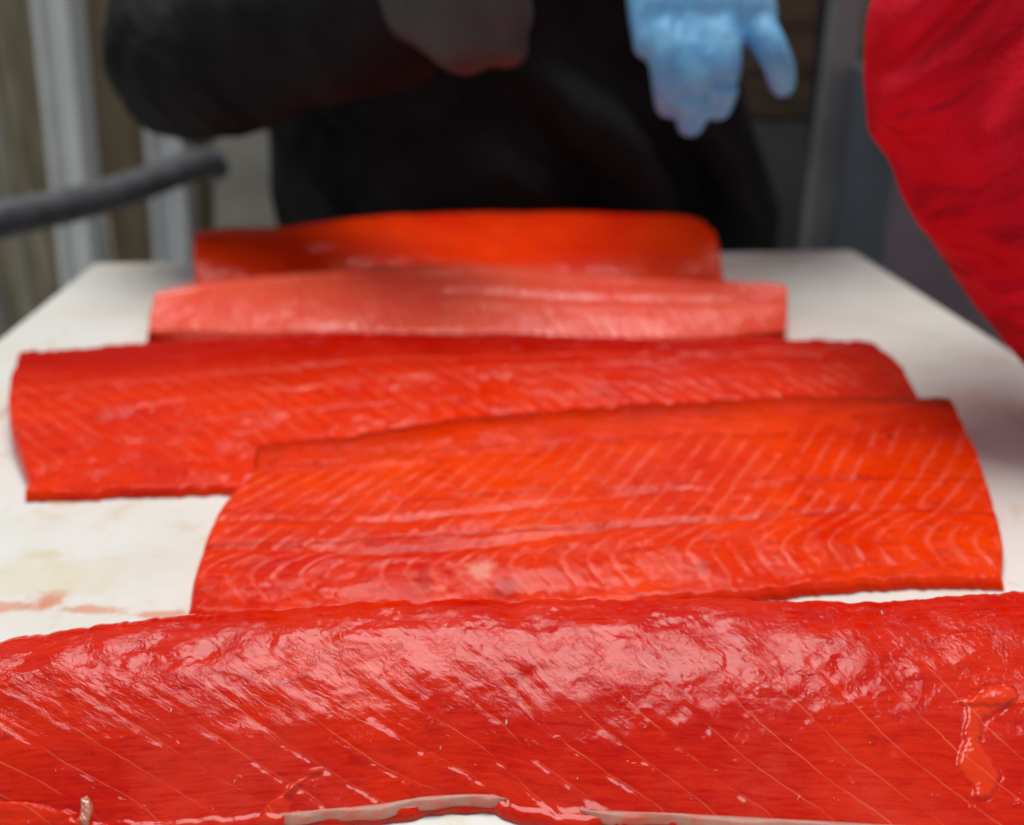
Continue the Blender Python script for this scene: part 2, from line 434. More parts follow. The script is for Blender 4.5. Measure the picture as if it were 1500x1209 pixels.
steel = simple("dull_steel", (.30, .31, .32), .45, (.22, .22, .23), 20, Metallic=.8)
for i in (-1, 1):
    for j in (-1, 1):
        p = ctr + ax * i * (BW / 2 - .06) + ay * j * (BL / 2 - .06)
        bar("leg", (p[0], p[1], -.9), (p[0], p[1], -BT - .001), .04, .04, steel, table)

# ------------------------------------------------------------------ the five fillets
# front fillet
def bumps1(u, v, um, vm):
    z = .00022 * np.sin((um - np.interp(1 - v, [0, .4, .7, 1], [0, .014, .045, .072])) / .0205 * 2 * np.pi) * smooth01((v - .3) / .3) * smooth01((1 - v) / .15)
    return z + fbm(um / .011, vm / .009, 77, 3, .5) * .00022 * smooth01((v - .2) / .5)
m1 = flesh_mat("front_fillet_flesh", red=(.56, .003, .0005), orange=(.80, .028, .0005), orange_amt=.45,
               shift=((-.15, -.115), (0, -.098), (.15, -.073), (.3, -.052), (.6, -.021), (.8, -.006), (1, 0), (1.15, 0)), spacing=.0205, lines=.62, line_w=.042, line_col=(.86, .17, .08),
               line_mask=(-.05, .02, .55, .8), milk=.75, wrinkle=.00012, crease=.00007, fine=.000022, ripple=.00034, rip_s=(7, 16), wr_lo=.10, groove=.00030, seed=1.7, fibre=1.0, wscale=260, drops=.0001, tint=True)
FLAPS = [([(1478, 1020), (1440, 1034), (1424, 1060), (1426, 1110), (1436, 1150), (1428, 1172)], (18, 24, 17, 20, 22, 8), .0010, 1.0),
         ([(1400, 1030), (1450, 1026), (1500, 1030), (1560, 1040)], (6, 16, 12, 8), .0010, .8),
         ([(-60, 1204), (40, 1200), (100, 1205), (116, 1214)], (24, 26, 22, 12), .0022, .3),
         ([(470, 1126), (438, 1148), (412, 1172), (396, 1210)], (3, 8, 13, 18), .0012, .5),]
def flaps1(G, pix):
    """torn strips and flaps of flesh standing proud of the fillet; returns lift and tint"""
    sh = G.shape[:2]; px, py = pix[:, 0].reshape(sh), pix[:, 1].reshape(sh)
    wob = fbm(px / 34, py / 34, 91, 4, .5) * 8
    lift = np.zeros(sh); tn = np.zeros(sh)
    for pts, wd, hgt, tt in FLAPS:
        P = resample(pts, np.linspace(0, 1, 24)); W = np.interp(np.linspace(0, 1, 24), np.linspace(0, 1, len(wd)), wd)
        d = np.full(sh, -1e9)
        for (x, y), w_ in zip(P, W): d = np.maximum(d, w_ - np.hypot(px - x, (py - y) * 1.15) + wob)
        k = smooth01(d / 6) * (.75 + .25 * smooth01(d / 22)) - .18 * np.exp(-((d + 3) / 5) ** 2)
        lift = lift + k * hgt; tn = np.maximum(tn, smooth01(d / 5) * tt)
    return lift, tn
r1, G1, uv1 = fillet("long glossy salmon fillet nearest the camera, running off both sides of the picture", m1,
    near=[(-260, 1235), (0, 1217), (200, 1212), (380, 1204), (560, 1192), (640, 1180), (720, 1179), (800, 1199), (1000, 1207), (1200, 1219), (1500, 1240), (1760, 1250)],
    back=[(-260, 1000), (0, 950), (150, 929), (300, 910), (500, 897), (700, 889), (900, 887), (1100, 889), (1250, 893), (1350, 885), (1500, 877), (1700, 874), (1760, 880)],
    left=[(-270, 1120)], right=[(1770, 1100)], T=.036, e=.004, nu=1000, nv=330, amp=.0006, bumps=bumps1, edge_amp=.0007, back_w=.55, post=flaps1)

# second fillet
GR = (.50, .012, .003)
def bumps2(u, v, um, vm):
    vv = v + .03 * np.sin(u * 5) + .02 * vnoise(u * 9, v * 0, 3)
    return (.0016 * np.exp(-((vv - .93) / .06) ** 2) - .0012 * np.exp(-((vv - .74) / .05) ** 2) - .0007 * np.exp(-((vv - .42) / .02) ** 2)
            - .0010 * np.exp(-((vv - .27) / .018) ** 2) + .0004 * np.exp(-((vv - .14) / .07) ** 2))
m2 = flesh_mat("second_fillet_flesh", red=(.64, .006, .0005), orange=(.92, .055, .001), orange_amt=.6,
               shift=((-.15, -.016), (0, -.012), (.13, .0), (.15, .0), (.28, -.022), (.45, -.040), (.75, -.062), (1, -.078), (1.15, -.08)), spacing=.0125, lines=.5, line_w=.30, line_col=(.90, .15, .08),
               line_mask=(.0, .06, .7, .85), milk=.4, wrinkle=.00016, fine=.00003, crease=.00012, drops=.0004, wr_lo=.8, groove=.0002, seed=4.1, fibre=.7, deep=(.36, .008, .002), deep_v=(.84, 1.04), coat=.55, coat_rough=.09,
               stripes=((.30, .27, .014, GR, .6, -.00018), (.48, .44, .012, GR, .4, -.00012), (.80, .72, .02, GR, .35, -.00012)),
               spots=((.135, .13, .010, .05, (.86, .36, .26), .7), (.148, .05, .009, .05, (.42, .008, .004), .6), (.108, .10, .007, .06, (.42, .008, .004), .5), (.355, .7, .003, .02, (.12, .01, .01), .9)))
r2, G2, uv2 = fillet("broad salmon fillet with pale slanting muscle lines, second from the camera", m2,
    near=[(290, 902), (450, 905), (650, 902), (850, 887), (1100, 870), (1250, 857), (1380, 851), (1455, 853)],
    back=[(380, 655), (450, 643), (520, 636), (620, 622), (720, 610), (850, 602), (1000, 592), (1150, 586), (1280, 585), (1390, 588)],
    left=[(296, 830), (325, 755), (362, 710), (382, 680)], right=[(1462, 790), (1450, 730), (1425, 660), (1405, 615)], T=(.020, .026, .026, .026, .023), e=.006, nu=420, nv=200, amp=.0006, bumps=bumps2, edge_amp=.0010)

# third fillet
def bumps3(u, v, um, vm):
    fan = np.sin((v * 1.0 - u * .55) * 34) * .0005 * np.exp(-(u / .28) ** 2) * smooth01((v - .1) / .2)
    return fan + .0012 * np.exp(-((v - .95) / .05) ** 2)
m3 = flesh_mat("third_fillet_flesh", red=(.60, .003, .0005), orange=(.86, .034, .0005), orange_amt=.75,
               shift=((-.15, .0), (0, .0), (.3, .02), (.6, .05), (1, .1), (1.15, .11)), spacing=.013, lines=.3, line_w=.25,
               line_mask=(.05, .15, .55, .8), milk=.35, wrinkle=.00018, fine=.00003, crease=.00012, drops=.0005, wr_lo=.8, groove=.0004, seed=7.3, fibre=.8, deep_v=(.45, .95), coat=.5, coat_rough=.08,
               stripes=((.62, .8, .02, (.8, .10, .05), .4, .0003), (.42, .72, .018, (.8, .10, .05), .4, .0003), (.28, .5, .014, GR, .4, -.0004)))
r3, G3, uv3 = fillet("longest whole salmon fillet, deep red along its back, third from the camera", m3,
    near=[(48, 728), (200, 722), (360, 716), (700, 705), (1000, 680), (1400, 655)],
    back=[(32, 516), (100, 513), (250, 503), (400, 494), (600, 489), (800, 494), (1000, 501), (1060, 496), (1180, 499), (1270, 502)],
    left=[(46, 690), (28, 640), (17, 600), (18, 555)], right=[(1380, 620), (1345, 580), (1318, 540), (1300, 520)], T=(.027, .031, .031, .031, .028), e=.006, nu=420, nv=180, amp=.0009, bumps=bumps3, edge_amp=.0012)

# fourth fillet
def bumps4(u, v, um, vm):
    return .002 * np.exp(-((v - .9) / .07) ** 2) - .002 * np.exp(-((v - .58) / .05) ** 2) * smooth01((u - .3) / .3)
m4 = flesh_mat("fourth_fillet_flesh", red=(.94, .075, .045), orange=(.98, .11, .05), orange_amt=.5,  # pink sheen reflected off the wet surface is painted into the flesh colour
               shift=((-.15, .0), (0, .0), (.5, .02), (1, .045), (1.15, .05)), spacing=.010, lines=.5, line_w=.3,
               milk=.2, deep=(.80, .03, .015), wrinkle=.0003, fine=.00004, wr_lo=1, groove=.0006, seed=11.3, coat_rough=.12)
r4, G4, uv4 = fillet("pale pink shining salmon fillet lying between the long red one and the farthest one", m4,
    near=[(222, 505), (400, 520), (700, 525), (1000, 515), (1143, 498)],
    back=[(232, 430), (300, 411), (450, 399), (600, 390), (700, 389), (850, 402), (1000, 410), (1150, 418)],
    left=[(219, 480), (222, 450)], right=[(1148, 470), (1152, 440)], T=(.034, .042, .042, .038, .034), e=.006, nu=320, nv=120, amp=.0006, bumps=bumps4, edge_amp=.0012)

# fifth fillet
m5 = flesh_mat("fifth_fillet_flesh", red=(.80, .014, .001), orange=(.95, .05, .002), orange_amt=.5,
               shift=((-.15, .02), (0, .0), (1, -.05), (1.15, -.06)), spacing=.014, lines=.12, line_w=.2,
               milk=.15, wrinkle=.00012, fine=.00002, crease=.00003, drops=.0001, wr_lo=1, groove=.0002, seed=15.3, coat_rough=.15, coat=.5)
r5, G5, uv5 = fillet("smooth orange salmon fillet farthest away, beside the person in black", m5,
    near=[(296, 432), (500, 436), (800, 436), (1056, 430)],
    back=[(286, 341), (330, 334), (420, 331), (520, 320), (700, 312), (900, 314), (1010, 319), (1045, 338)],
    left=[(290, 400), (286, 365)], right=[(1058, 400), (1054, 365)], T=(.046, .048, .048, .046), e=.006, nu=260, nv=100, amp=.0006)

# ---- small pieces of the front fillet
pix1, _ = project(G1)
flat1 = G1.reshape(-1, 3)
def on1(px, py, lift=0.0):
    k = np.argmin(((pix1 - [px, py]) ** 2).sum(1)); return flat1[k] + [0, 0, lift]
def ribbon(name, path, widths, lift, mat, parent, ns=26, nw=12, wob=.0006, seed=3, crown=.0012):
    """thick strip of flesh lying on the front fillet along pixel path"""
    pts = np.array([on1(x, y) for x, y in path]); c_ = resample(pts, np.linspace(0, 1, ns))
    wd = np.interp(np.linspace(0, 1, ns), np.linspace(0, 1, len(widths)), widths)
    t = np.gradient(c_, axis=0); t /= np.linalg.norm(t, axis=1)[:, None]
    nrm = np.array([0, -.45, .89]); s_ = np.cross(t, nrm); s_ /= np.linalg.norm(s_, axis=1)[:, None]
    a = np.linspace(-1, 1, nw)
    P = c_[:, None] + s_[:, None] * (a[None, :, None] * wd[:, None, None])
    hh = np.sqrt(np.clip(1 - a ** 2, 0, 1)) ** .7
    k = smooth01(np.minimum(np.linspace(0, 1, ns), np.linspace(1, 0, ns)) * 6 + .15)
    rg = fbm(np.arange(ns)[:, None] * .3 + a * 1.3, a[None] * 2 + np.zeros((ns, 1)), seed, 2)
    P = P + nrm * ((hh[None] * crown * k[:, None] + lift - .0012 + rg * wob * k[:, None])[..., None])
    uv = np.dstack(np.broadcast_arrays(np.linspace(0, .03, ns)[:, None], .3 + .1 * a[None]))
    o = link(name, grid_me(name, P, uv), mat, parent)
    m = o.modifiers.new("sub", 'SUBSURF'); m.levels = 1; m.render_levels = 2
    return o
f5 = ribbon("fat_scrap", [(122, 1168), (128, 1185), (122, 1208)], [.0012, .0022, .0018], .0012, fat_mat, r1, seed=8, crown=.0012, wob=.0003)
# grey belly membrane peeping out along the near edge
def membrane(name, path, w):
    ns = 160
    c_ = resample(np.array([at(x, y, .003) for x, y in path]), np.linspace(0, 1, ns))
    nw = 8; a = np.linspace(0, 1, nw); u = np.linspace(0, 1, ns)
    wd = (w * (1 + .3 * vnoise(u * 9, u * 0, 4)) * np.clip(np.sin(np.pi * u) * 4, 0, 1))[:, None]
    P = np.zeros((ns, nw, 3)); P[..., 0] = c_[:, None, 0]; P[..., 1] = c_[:, None, 1] + .003 - a[None] * wd
    P[..., 2] = .0048 - .0022 * a[None] ** 2 + .00015 * vnoise(u[:, None] * 14 + a[None] * 2, a[None] * 3 + u[:, None] * 0, 8)
    o = link(name, grid_me(name, P), membrane_mat, r1)
    m = o.modifiers.new("thick", 'SOLIDIFY'); m.thickness = .0005
    m = o.modifiers.new("sub", 'SUBSURF'); m.levels = 1; m.render_levels = 1
membrane("belly_membrane", [(400, 1209), (480, 1202), (560, 1194), (620, 1184), (700, 1180), (745, 1186)], .0038)
membrane("belly_membrane", [(850, 1203), (1000, 1209), (1200, 1220), (1420, 1232)], .004)
# white flecks
V, Fc = [], []
for (x, y, s_) in ((250, 1043, 5), (344, 1147, 3), (741, 1060, 6), (646, 1098, 4), (743, 1180, 7), (846, 1143, 3), (1292, 900, 6)):
    p = on1(x, y, .0006); k = s_ * .00017; o = len(V); a0 = random.uniform(0, 3)
    for q in range(5):
        a_ = a0 + q * 1.2566; V.append(tuple(p + [math.cos(a_) * k * .45, math.sin(a_) * k, math.sin(a_) * k * .5 + random.uniform(0, .0003)]))
    V.append(tuple(p + [0, 0, .0009])); V.append(tuple(p - [0, 0, .0009]))
    for q in range(5): Fc += [(o + q, o + (q + 1) % 5, o + 5), (o + (q + 1) % 5, o + q, o + 6)]
me = bpy.data.meshes.new("flecks"); me.from_pydata(V, [], Fc)
fl = link("flecks", me, simple("fleck", (.78, .52, .40), .2, Coat_Weight=1.0), r1, smooth=False); fl['kind'] = "stuff"

# ------------------------------------------------------------------ background: fence, posts, rail
plank_mats = [simple("plank_%s" % n_, a_, .8, b_, 5, .003, 30, (9, 9, 1)) for n_, a_, b_ in (
    ("olive", (.44, .38, .25), (.20, .17, .105)), ("brown", (.28, .22, .13), (.13, .10, .06)), ("grey", (.42, .40, .34), (.22, .21, .17)), ("pale", (.46, .43, .35), (.28, .26, .20)))]
fence = empty("plank_fence", (0, 2.0, -.9), "weathered brown and grey plank fence standing behind the table and the people", "fence")
x = -1.5; k = 0
order = [1, 0, 2, 0, 0, 1, 1, 0, 1, 2, 2, 1, 2, 1, 2, 2, 1, 2, 2, 1, 1, 2]
while x < 1.6:
    wd = .115 + .03 * random.random()
    bm = bmesh.new(); box_bm(bm, (x + wd / 2, 2.0 + random.uniform(-.006, .006), .2), (wd - .008, .022, 2.2 + random.uniform(-.03, .03)), 0, .003)
    link("plank", bm_me("plank", bm), plank_mats[order[k % len(order)]], fence, smooth=False)
    x += wd; k += 1
for z in (-.5, .9):
    bm = bmesh.new(); box_bm(bm, (0, 2.035, z), (3.1, .04, .09), 0, .003); link("crossbar", bm_me("crossbar", bm), plank_mats[1], fence, smooth=False)

def post(label, p_top, p_bot, w, d, y, mat, lip=True, name="metal_post", cat="post"):
    a, b = aty(*p_top, y), aty(*p_bot, y)
    t = (b - a) / (b[2] - a[2])
    lo = a + t * (-.9 - a[2]); hi = a + t * (1.1 - a[2])
    root = empty(name, tuple(lo), label, cat)
    bar("channel", lo, hi, w, d, mat, root, .003)
    if lip:
        for s_ in (-1, 1):
            off = np.array([s_ * w * .38, -d / 2 - .008, 0]); bar("flange", lo + off, hi + off, w * .2, .014, mat, root, .002)
    return root
pale = simple("pale_grey_paint", (.88, .90, .87), .5, (.80, .83, .80), 20)
midg = simple("mid_grey_paint", (.80, .82, .82), .5, (.68, .70, .70), 20)
post("pale grey painted channel post left of the dark rail's far end", (87, 0), (124, 385), .064, .05, 1.75, pale)
post("darker grey channel post just behind the far left corner of the table", (235, 0), (262, 385), .072, .05, 1.85, midg)
post("thin pale wooden stake at the far left against the fence", (-6, 150), (40, 430), .02, .02, 1.7, plank_mats[3], False, "wooden_stake", "stake")
post("grey-olive board standing between the grey post and the black jacket", (370, 0), (365, 330), .125, .025, 1.8, simple("olive_grey_board", (.46, .44, .37), .7, (.34, .32, .27), 8), False, "board_panel", "board")

rub = simple("dark_grey_rail", (.13, .135, .15), .4, (.08, .083, .092), 30, .001, 60)
a, b = aty(-60, 336, 1.0), aty(300, 238, 1.42)
V, Fc = [], []; sweep_into(V, Fc, interp([a + (a - b) * .6, a, (a + b) / 2 - [0, 0, .008], b, b + (b - a) * .05 + [0, 0, -.01]]), .021, 24)
me = bpy.data.meshes.new("handrail"); me.from_pydata(V, [], Fc)
hr = empty("handrail", tuple(a), "dark grey round rail slanting away behind the left edge of the table", "rail")
link("rail", me, rub, hr)
for f_ in (.9, -.4):
    p = a + (b - a) * f_; V, Fc = [], []; sweep_into(V, Fc, [(p[0], p[1] + .02, -.9), (p[0], p[1] + .02, p[2] - .02)], .016, 16)
    me = bpy.data.meshes.new("upright"); me.from_pydata(V, [], Fc); link("upright", me, rub, hr)

# right hand side background
post("slanting grey pole between the blue glove and the red sleeve", (1240, 0), (1195, 355), .04, .04, 1.5, simple("grey_pole", (.42, .44, .44), .6, (.3, .31, .32), 9), False, "leaning_pole", "pole")
post("narrow dark navy pole beside the grey pole", (1210, 0), (1186, 355), .02, .02, 1.6, simple("navy_pole", (.022, .026, .045), .5), False, "navy_pole", "pole")
brown = simple("brown_wood", (.22, .14, .08), .7, (.13, .09, .05), 14, .002, 40, (1, 1, 6))
a, b = aty(1100, 88, 1.75), aty(1200, 88, 1.75)
cr = empty("wooden_crate", (float((a[0] + b[0]) / 2), 1.82, -.9), "brown wooden crate on a grey pedestal behind the blue glove's little finger", "crate")
for q in range(3):
    bm = bmesh.new(); box_bm(bm, ((a[0] + b[0]) / 2, 1.75, a[2] - .06 + q * .075), (.17, .02, .07), 0, .003); link("slat", bm_me("slat", bm), brown, cr, smooth=False)
bm = bmesh.new(); box_bm(bm, ((a[0] + b[0]) / 2, 1.82, a[2] + .02), (.16, .115, .22), 0, .003); link("box_body", bm_me("box_body", bm), brown, cr, smooth=False)
pz = a[2] - .1
bm = bmesh.new(); box_bm(bm, ((a[0] + b[0]) / 2, 1.82, (pz - .9) / 2), (.2, .16, pz + .9 - .002), 0, .006)
pd = link("pedestal", bm_me("pedestal", bm), simple("dark_grey_block", (.20, .20, .19), .7, (.15, .15, .14), 10)); tag(pd, "dark grey block carrying the brown crate behind the black jacket", "block")
# slate-blue plastic tote
slate = simple("slate_plastic", (.24, .28, .33), .5, (.18, .21, .25), 6)
p = aty(1390, 250, 1.3)
tote = empty("plastic_bin", (float(p[0]) + .1, 1.42, -.9), "tall dark slate plastic bin standing behind the red sleeve", "bin")
bm = bmesh.new()
h_ = .9 + p[2] + .12
vs_ = []
for z, s_ in ((0, .84), (h_, 1.0), (h_, .94), (.05, .80)):
    vs_.append([bm.verts.new((p[0] + .1 + sx_ * .19 * s_, 1.42 + sy_ * .16 * s_, -.9 + z)) for sx_, sy_ in ((-1, -1), (1, -1), (1, 1), (-1, 1))])
for q in range(3):
    for r_ in range(4): bm.faces.new((vs_[q][r_], vs_[q][(r_ + 1) % 4], vs_[q + 1][(r_ + 1) % 4], vs_[q + 1][r_]))
bm.faces.new(vs_[0][::-1]); bm.faces.new(vs_[3])
link("bin_wall", bm_me("bin_wall", bm), slate, tote, smooth=False)
bm = bmesh.new(); box_bm(bm, (p[0] + .1, 1.42 - .17, -.9 + h_ - .02), (.40, .02, .04), 0, .004); link("rim", bm_me("rim", bm), slate, tote, smooth=False)

# ------------------------------------------------------------------ people
skin = simple("skin", (.50, .28, .20), .5, (.45, .23, .16), 30, Subsurface_Weight=.2, Subsurface_Scale=.01)
hairm = simple("hair", (.03, .02, .015), .5)
def cloth(name, c1, c2, rough, bump, coat=0.0, lean=-1, freq=20):
    t = NT(name); tc = t.n("TexCoord").outputs["Object"]
    f = t.mr(t.noise(tc, 12, 4, .6), .3, .7)
    dot = lambda v: t.n("VectorMath", {'operation': 'DOT_PRODUCT'}, i0=tc, i1=v).outputs["Value"]
    mp = t.comb(t.math('MULTIPLY', dot((lean * .75, 0, .66)), freq), t.math('MULTIPLY', dot((0, 1, 0)), 5), t.math('MULTIPLY', dot((-lean * .66, 0, .75)), 4.5))
    h = t.math('ADD', t.math('MULTIPLY', t.noise(mp, 1.0, 3, .45, .5), bump), t.math('MULTIPLY', t.noise(tc, 300, 2), bump * .02))
    return t.P(Base_Color=t.mix(f, c1, c2), Roughness=rough, Normal=t.bump(h, 1.0), Specular_IOR_Level=.12, Sheen_Weight=coat)
black = cloth("black_fleece", (.008, .008, .0092), (.014, .014, .0155), .8, .05, 0.0, 1, 14)
trous = cloth("black_trousers", (.009, .009, .010), (.014, .014, .015), .8, .008)
redm = cloth("red_fleece", (.84, .012, .036), (.66, .006, .018), .9, .10, 0.0, -1, 15)
greyj = cloth("grey_trousers", (.05, .055, .06), (.035, .04, .045), .8, .008)

def hand(name, mat, parent, wrist, knuck, side, tips, thumb_tip, across, r=.0105, palm_t=.016, bend=(0, 0, 0), voxel=.003, sm=5, spread=.021):
    """glove with a palm, four fingers of their own length and a thumb. wrist, knuck: points; across: unit vector
    from the index to the little finger; tips: fingertip points"""
    wrist, knuck, across = (np.asarray(v_, float) for v_ in (wrist, knuck, across))
    V, Fc = [], []
    bend = np.asarray(bend, float)
    nrm = np.cross(across, knuck - wrist); nrm /= np.linalg.norm(nrm)
    for q, tip in enumerate(tips):
        k_ = knuck + across * (q - 1.5) * spread
        base = wrist + (k_ - wrist) * .25 + across * (q - 1.5) * .006
        sweep_into(V, Fc, interp([base, wrist + (k_ - wrist) * .65, k_], 4), palm_t, 14)
        tip = np.asarray(tip, float)
        m1_ = k_ + (tip - k_) * .42 + bend; m2_ = k_ + (tip - k_) * .74 + bend * .9
        rr = r * (1.0 if q < 3 else .88)
        pth = interp([k_ - (k_ - wrist) * .15, k_, m1_, m2_, tip], 4)
        sweep_into(V, Fc, pth, np.interp(np.linspace(0, 1, len(pth)), [0, .25, .45, .6, .8, 1], [rr * 1.25, rr * 1.2, rr * 1.12, rr * 1.02, rr * .98, rr * .82]), 14)
    th0 = wrist + (knuck - wrist) * .25 - across * side * .028
    tt = np.asarray(thumb_tip, float); tm = th0 + (tt - th0) * .5 - across * side * .008
    pth = interp([wrist + (knuck - wrist) * .15, th0, tm, tt], 5)
    sweep_into(V, Fc, pth, np.linspace(.017, .0105, len(pth)), 14)
    d = (wrist - knuck) / np.linalg.norm(wrist - knuck)
    sweep_into(V, Fc, [wrist + d * .05, wrist, wrist + (knuck - wrist) * .4], [.029, .028, .032], 18, .72, tuple(nrm))
    return blob(name, V, Fc, mat, parent, voxel, sm)

def body(root, hip, shoulder_c, arms, legs, head_c, voxel=.012):
    """one continuous body under the clothes: legs, trunk, neck, head with features, arms"""
    V, Fc = [], []
    for leg in legs: sweep_into(V, Fc, interp(leg, 6), np.interp(np.linspace(0, 1, 6 * (len(leg) - 1) + 1), [0, .5, .55, 1], [.078, .055, .052, .038]), 16)
    for leg in legs: f_ = np.array(leg[-1]); sweep_into(V, Fc, [f_, f_ + np.array([0, -.14, -.02])], [.04, .03], 12)
    sweep_into(V, Fc, interp([hip, (np.array(hip) + shoulder_c) / 2, shoulder_c], 6), np.interp(np.linspace(0, 1, 13), [0, .3, .8, 1], [.15, .135, .16, .12]), 24, .65, (0, 1, 0.001))
    for a_ in arms: sweep_into(V, Fc, interp(a_, 6), np.linspace(.048, .028, 6 * (len(a_) - 1) + 1), 14)
    hc = np.array(head_c)
    sweep_into(V, Fc, [shoulder_c, hc - [0, 0, .05]], [.062, .052], 16)
    sweep_into(V, Fc, [hc + [0, .01, -.07], hc + [0, .005, -.02], hc + [0, .012, .04]], [.058, .075, .078], 20, 1.15, (0, 1, 0))
    sweep_into(V, Fc, [hc + [0, -.088, .01], hc + [0, -.105, -.022]], [.009, .014], 10)             # nose
    sweep_into(V, Fc, [hc + [-.022, -.078, -.058], hc + [.022, -.078, -.058]], [.008, .008], 10)     # lips
    sweep_into(V, Fc, [hc + [-.045, -.075, .022], hc + [.045, -.075, .022]], [.010, .010], 10)       # brow
    for s_ in (-1, 1): sweep_into(V, Fc, [hc + [s_ * .078, .01, .015], hc + [s_ * .08, .012, -.03]], [.014, .010], 10)
    b_ = blob("body", V, Fc, skin, root, voxel, 3)
    # eyes and hair
    for s_ in (-1, 1):
        V, Fc = [], []; sweep_into(V, Fc, [hc + [s_ * .031 - .003, -.077, .004], hc + [s_ * .031 + .003, -.077, .004]], .009, 10)
        me = bpy.data.meshes.new("eye"); me.from_pydata(V, [], Fc); link("eye", me, simple("eye", (.6, .58, .55), .2), root)
    V, Fc = [], []; sweep_into(V, Fc, [hc + [0, .03, -.03], hc + [0, .028, .05]], [.076, .085], 20, 1.15, (0, 1, 0)); blob("hair", V, Fc, hairm, root, .01, 2)

# the person in black
BX = -.02
pb = empty("person", (BX, 1.24, -.9), "person in a black jacket standing across the table, wearing a grey and a blue glove", "person")
el_r = aty(268, 92, .99); wr_r = aty(580, 20, .84)
sh_r = np.array([BX - .21, 1.26, .46]); sh_l = np.array([BX + .21, 1.26, .46])
el_l = np.array([BX + .40, 1.12, .36]); wr_l = aty(985, -150, .92)
legs = [[(BX - .1, 1.24, -.06), (BX - .11, 1.22, -.45), (BX - .12, 1.26, -.84)], [(BX + .1, 1.24, -.06), (BX + .11, 1.22, -.45), (BX + .12, 1.26, -.84)]]
body(pb, (BX, 1.24, -.02), np.array([BX, 1.26, .44]), [[sh_r, el_r, wr_r], [sh_l, el_l, wr_l]], legs, (BX, 1.28, .68))
V, Fc = [], []
tor = interp([(BX + .04, 1.24, -.22), (BX + .035, 1.24, -.05), (BX + .01, 1.23, .1), (BX, 1.22, .3), (BX, 1.25, .43), (BX, 1.27, .5)], 5)
sweep_into(V, Fc, tor, np.interp(np.linspace(0, 1, len(tor)), [0, .25, .5, .8, 1], [.352, .330, .285, .25, .12]), 32, .56, (0, 1, .001))
for s_, e_, w_ in ((sh_r, el_r, wr_r), (sh_l, el_l, wr_l)):
    q = interp([s_, (s_ + e_) / 2, e_, e_ + (w_ - e_) * .5, w_], 5)
    sweep_into(V, Fc, q, np.interp(np.linspace(0, 1, len(q)), [0, .3, .5, .8, 1], [.098, .088, .078, .066, .052]), 22)
sweep_into(V, Fc, [(BX, 1.27, .46), (BX, 1.27, .55)], [.085, .075], 20)
sweep_into(V, Fc, interp([aty(770, 110, 1.09), aty(880, 200, 1.055), aty(945, 270, 1.06), aty(965, 340, 1.08)], 5), .030, 14)   # big folds of the hem
sweep_into(V, Fc, interp([aty(650, 180, 1.10), aty(760, 265, 1.06), aty(850, 320, 1.07), aty(900, 380, 1.09)], 5), .022, 14)
sweep_into(V, Fc, interp([aty(1000, 170, 1.10), aty(1060, 250, 1.09), aty(1090, 340, 1.12)], 5), .026, 14)
blob("jacket", V, Fc, black, pb, .010, 4, .028, .10)
V, Fc = [], []
for l_ in legs: sweep_into(V, Fc, interp(l_, 6), np.linspace(.105, .07, 13), 18)
sweep_into(V, Fc, [(BX - .06, 1.24, -.1), (BX + .06, 1.24, -.1)], .14, 18)
blob("trousers", V, Fc, trous, pb, .012, 4, .012, .1)
for l_ in legs: f_ = np.array(l_[-1]); V, Fc = [], []; sweep_into(V, Fc, [f_ + [0, .05, -.015], f_ + [0, -.05, -.015], f_ + [0, -.17, -.02]], [.042, .045, .036], 14, .9); blob("boot", V, Fc, trous, pb, .01, 3)
greyg = simple("grey_glove", (.034, .031, .031), .6, (.052, .047, .046), 30, .001, 120)
# grey gloved fist in front of the jacket
c_ = aty(652, -16, .80)
kn = c_ + [.03, -.02, -.005]
fist = [c_ + np.array([.038, -.004 - .004 * q, .040 - .026 * q - .012]) for q in range(4)]
g = hand("grey_glove", greyg, pb, c_ + [-.055, .03, .012], c_ + [.012, -.036, -.002], 1, [c_ + np.array([.040 - .004 * abs(q - 1), .012, -(q - 1.5) * .024 - .01]) for q in range(4)],
         c_ + [.03, -.02, .045], (0.12, 0, -.99), r=.0155, palm_t=.028, bend=(.024, -.022, 0), voxel=.004, sm=14)
# hanging blue glove
bl = NT("blue_nitrile"); tc = bl.n("TexCoord").outputs["Object"]
bl.P(Base_Color=bl.mix(bl.mr(bl.noise(tc, 45, 3), .3, .7), (.22, .62, .97), (.14, .50, .90)), Roughness=.38, Normal=bl.bump(bl.noise(bl.n("Mapping", Vector=tc, Scale=(1, 1, .22)).outputs[0], 110, 3, .5, .4), .003), Subsurface_Weight=.1, Subsurface_Scale=.003)
YG = .85
kn = aty(1030, 22, YG); wr = aty(1005, -150, .90)
tips = [aty(980, 152, YG - .02), aty(1012, 180, YG - .03), aty(1052, 156, YG - .025), aty(1147, 124, YG - .02)]
hand("blue_glove", bl.m, pb, wr, kn, 1, tips, aty(946, 68, YG - .02), (1, 0, 0), r=.0148, palm_t=.023, spread=.0255, bend=(0, -.018, 0))

